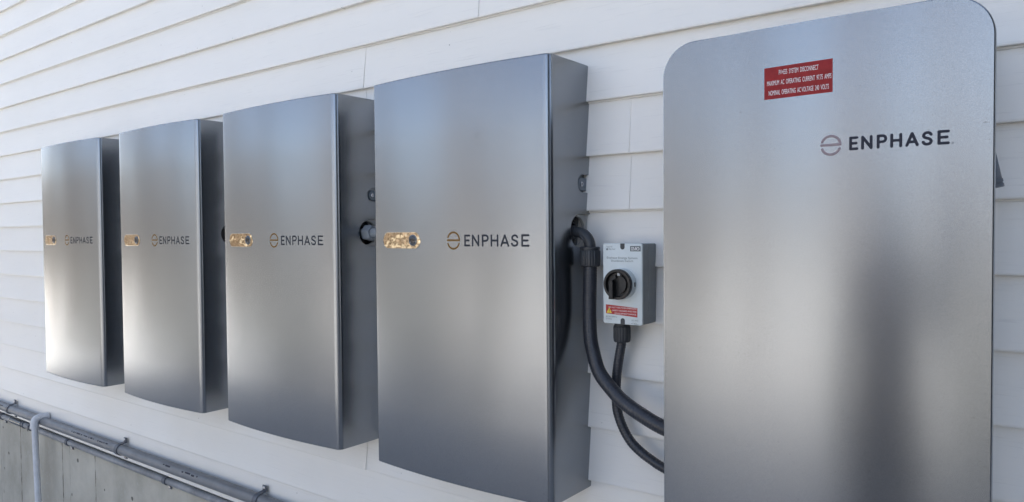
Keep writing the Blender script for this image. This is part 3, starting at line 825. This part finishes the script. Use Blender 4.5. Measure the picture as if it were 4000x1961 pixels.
g.loft([[(x, SY1-.0190, z) for x, z in pts], [(x, SY1-.0255, z) for x, z in pts]])
g.build("position_mark", M_PLATE, knob, smooth=0)
g = G(); g.box(KX+.0322, KX+.0330, SY1-.0110, SY1-.0060, KZ-.0045, KZ+.0045); g.build("ring_slot", M_FITTING, ring, smooth=0)

# ------------------------------------------------------------------ flexible conduits
def ribbed(path, r, amp, pitch):
    L = [0]
    for a, b in zip(path[:-1], path[1:]): L.append(L[-1]+(b-a).length)
    return lambda i: r-amp*(.5+.5*math.cos(2*math.pi*L[i]/pitch))**2
t = thing("flexible_conduit", (-.2365, -.055, -.44), "thick black flexible conduit from the cabinet side elbow, curving in front of the thin one", "flexible conduit")
off = (.2365, .055, .44)
HY = -.062
g = G()
el = [(-.292, HY, -.3835), (-.272, HY, -.3835)] + [(-.2673+.034*math.sin(a), HY, -.4175+.034*math.cos(a)) for a in [R(2+8*i) for i in range(12)]] + [(-.2333, HY, -.4200), (-.2333, HY, -.432)]
g.tube(el, lambda i: .0118+.0012*min(1, max(0, i-2)/11), 28)
g.lathe([(.0150, 0), (.0160, .002), (.0160, .008), (.0150, .010)], (-.284, HY, -.3835), (1, 0, 0), 8)
g.tube([(-.2545, HY-.0112, -.3895), (-.2465, HY-.0114, -.397), (-.2420, HY-.0112, -.405)], lambda i: (.0016, .0028, .0016)[i], 10)
g.build("elbow", M_FITTING, t, smooth=40).location = off
g = G()
g.lathe([(.0205, -.4165), (.0222, -.4180), (.0222, -.4225), (.0210, -.4235), (.0210, -.4245)], (-.2333, HY, 0), (0, 0, 1), 48)
g.lathe([(.0218, -.4245), (.0230, -.4265), (.0230, -.4500), (.0222, -.4580), (.0195, -.4605), (.0156, -.4608)], (-.2333, HY, 0), (0, 0, 1), 96, .0012, 22)
g.build("compression_nut", M_FITTING, t, smooth=30).location = off
hp = catmull([(-.2335, -.062, -.450), (-.2340, -.062, -.4823), (-.2352, -.062, -.5300), (-.2350, -.0635, -.5700), (-.2310, -.067, -.6100), (-.2238, -.071, -.6400), (-.2005, -.080, -.6910), (-.1560, -.090, -.7300), (-.1266, -.095, -.7481), (-.0871, -.100, -.7650), (-.0428, -.100, -.7823), (.012, -.100, -.793), (.060, -.100, -.797)], .0011)
g = G(); g.tube(hp, ribbed(hp, .0157, .0005, .0058), 36); g.build("hose", M_HOSE, t, smooth=60).location = off

t = thing("flexible_conduit", (-.1630, -.046, -.60), "thin black flexible conduit hanging from the bottom of the switch box", "flexible conduit")
off = (.1630, .046, .60)
g = G()
g.lathe([(.0165, -.5812), (.0165, -.5885), (.0180, -.5892), (.0180, -.5905)], (-.1630, -.046, 0), (0, 0, 1), 32)
g.lathe([(.0178, -.5905), (.0189, -.5920), (.0189, -.6150), (.0180, -.6230), (.0165, -.6250), (.0128, -.6252)], (-.1630, -.046, 0), (0, 0, 1), 72, .0014, 16)
g.build("compression_nut", M_FITTING, t, smooth=30).location = off
hp = catmull([(-.1632, -.046, -.615), (-.1655, -.045, -.6320), (-.1725, -.045, -.6700), (-.1775, -.045, -.7066), (-.1786, -.045, -.7419), (-.1755, -.045, -.7796), (-.1616, -.045, -.8155), (-.1408, -.045, -.8441), (-.1154, -.045, -.8627), (-.0906, -.045, -.8753), (-.0692, -.045, -.8841), (-.02, -.046, -.897), (.060, -.048, -.905)], .0011)
g = G(); g.tube(hp, ribbed(hp, .0106, .0006, .0062), 32); g.build("hose", M_HOSE, t, smooth=60).location = off

# ------------------------------------------------------------------ rigid conduits at the foot of the siding
CY, CR = -.0375, .0210
def cz_(x): return -1.2868+.0048*((x+3.9)/2.4)
t = thing("conduit_pipe", (-2.4, CY, -1.285), "thick grey conduit pipe running along the foot of the siding", "conduit pipe")
g = G(); xs_ = [-6.5+.1*i for i in range(78)]
g.tube([(x, CY+.0006*wob(x, 0, 5), cz_(x)+.0008*wob(x*.6, 1, 2)) for x in xs_], CR, 32)
g.build("pipe", M_CONDUIT, t).location = (2.4, -CY, 1.285)
g = G(); rng = random.Random(11)
def mark(x0, x1, a0, a1):
    vs = []; fs = []; n = max(1, int((x1-x0)/.02))
    for i in range(n+1):
        x = x0+(x1-x0)*i/n
        for a in (a0, a1): vs.append((x, CY-(CR+.0005)*math.sin(R(a)), cz_(x)+(CR+.0005)*math.cos(R(a))))
    for i in range(n): fs.append((2*i, 2*i+2, 2*i+3, 2*i+1))
    g.add(vs, fs)
for xa, xb in ((-3.98, -3.83), (-2.98, -2.76), (-2.72, -2.63), (-2.16, -2.10), (-2.02, -1.90)):
    x = xa; g = G()
    while x < xb:
        l = rng.choice((.008, .012, .02, .035)); mark(x, x+l, 48+rng.uniform(-3, 3), 64+rng.uniform(-8, 4)); x += l+rng.uniform(.006, .02)
    g.build("printed_marks", M_INK2, t, smooth=0).location = (2.4, -CY, 1.285)

LY, LR = -.0125, .0138
t = thing("conduit_pipe", (-2.4, LY, -1.358), "thin grey conduit pipe along the top of the concrete, below the thick one", "conduit pipe")
lz_ = lambda x: -1.3585+.002*((x+3.9)/1.6)
g = G(); g.tube([(x, LY, lz_(x)+.0012*wob(x, 3, 4)) for x in xs_], LR, 24)
g.build("pipe", M_CONDUIT2, t).location = (2.4, -LY, 1.358)
g = G()
g.lathe([(.0145, 0), (.0168, .002), (.0168, .155), (.0150, .157)], (-3.83, LY, lz_(-3.7)), (1, 0, 0), 28)
g.build("coupling", M_COUPLING, t).location = (2.4, -LY, 1.358)
for x in (-3.655, -3.575):
    g = G(); g.lathe([(.0150, 0), (.0178, .001), (.0178, .010), (.0150, .011)], (x, LY, lz_(x)), (1, 0, 0), 24)
    g.build("collar", M_CLIP, t).location = (2.4, -LY, 1.358)

def make_clip(r, name, yc, ywall):
    """two-hole clip: band round the front of the pipe, an ear above and below"""
    t = thing(name, (0, 0, 0), "", "pipe clip")
    g = G(); w = .011; prof = []
    for i in range(19):
        a = R(180*i/18); prof.append((-(r+.0002)*math.sin(a), (r+.0002)*math.cos(a)))
    outer = [(y*(r+.0034)/r, z*(r+.0034)/r) for y, z in prof]
    wl_ = ywall-yc
    inn = [(wl_, r+.022), (wl_, r*1.0)] ; 
    pin = [(wl_-.0002, r+.024), (wl_-.0002, r+.0036)]+prof+[(wl_-.0002, -r-.0036), (wl_-.0002, -r-.024)]
    pout = [(wl_-.0042, r+.024), (wl_-.0042, r+.0066)]+outer+[(wl_-.0042, -r-.0066), (wl_-.0042, -r-.024)]
    vs = []; fs = []; n = len(pin)
    for y, z in pin: vs += [(-w, y, z), (w, y, z)]
    b = len(vs)
    for y, z in pout: vs += [(-w, y, z), (w, y, z)]
    for i in range(n-1):
        fs += [(b+2*i, b+2*i+1, b+2*i+3, b+2*i+2), (2*i, 2*i+2, 2*i+3, 2*i+1), (2*i, b+2*i, b+2*i+2, 2*i+2), (2*i+1, 2*i+3, b+2*i+3, b+2*i+1)]
    fs += [(0, 1, b+1, b), (2*n-2, b+2*n-2, b+2*n-1, 2*n-1)]
    g.add(vs, fs); g.build("band", M_CLIP, t, smooth=35)
    for s in (1, -1):
        g = G(); g.lathe([(.0062, 0), (.0062, .003), (.004, .0046)], (0, wl_-.0040, s*(r+.0165)), (0, -1, 0), 6); g.build("bolt", M_BOLT, t, smooth=20)
    return t
c0 = make_clip(CR, "pipe_clip", CY, -.0145)
cl = [(-3.760, "dark clip on the thick pipe, left of the white elbow pipe"), (-2.545, "dark clip on the thick pipe, below the gap between second and third cabinets"), (-1.548, "dark clip on the thick pipe at the lower right, beneath the third cabinet")]
for i, (x, l) in enumerate(cl):
    c = c0 if i == 0 else copy_tree(c0)
    c.location = (x, CY, cz_(x)); c["label"] = l; c["group"] = "clips on the thick conduit pipe"
d0 = make_clip(LR, "pipe_clip", LY, .004)
cl = [(-3.955, "clip on the thin pipe at the far left edge"), (-3.120, "clip on the thin pipe just right of the white elbow pipe"), (-2.215, "clip on the thin pipe below the third cabinet with its ear bent down")]
cl[2] = (-2.215, "clip on the thin pipe over the blotched concrete, farthest right of its row")
for i, (x, l) in enumerate(cl):
    c = d0 if i == 0 else copy_tree(d0)
    c.location = (x, LY, lz_(x)); c["label"] = l; c["group"] = "clips on the thin conduit pipe"

# pale elbow and drop pipe
t = thing("drop_pipe", (-3.32, -.075, ZG), "pale grey plastic pipe with an elbow, dropping from the siding in front of the concrete", "drain pipe")
PX, PY = -3.348, -.0745; off = (3.32, .075, -ZG)
g = G()
path = [(PX, -.0145, -1.2665), (PX, PY+.020, -1.2665)]+[(PX, PY+.020-.020*math.sin(a), -1.2865+.020*math.cos(a)) for a in [R(10*i) for i in range(1, 10)]]+[(PX+.001, PY, -1.312)]
g.tube(path, lambda i: .0186 if i in (0, 1, len(path)-2, len(path)-1) else .0176, 28)
g.build("elbow", M_PVC, t).location = off
g = G(); g.tube([(PX+.001, PY, -1.308), (PX+.032, PY-.004, -1.65), (PX+.065, PY-.008, ZG-.05)], .0138, 28); g.build("pipe", M_PVC, t).location = off
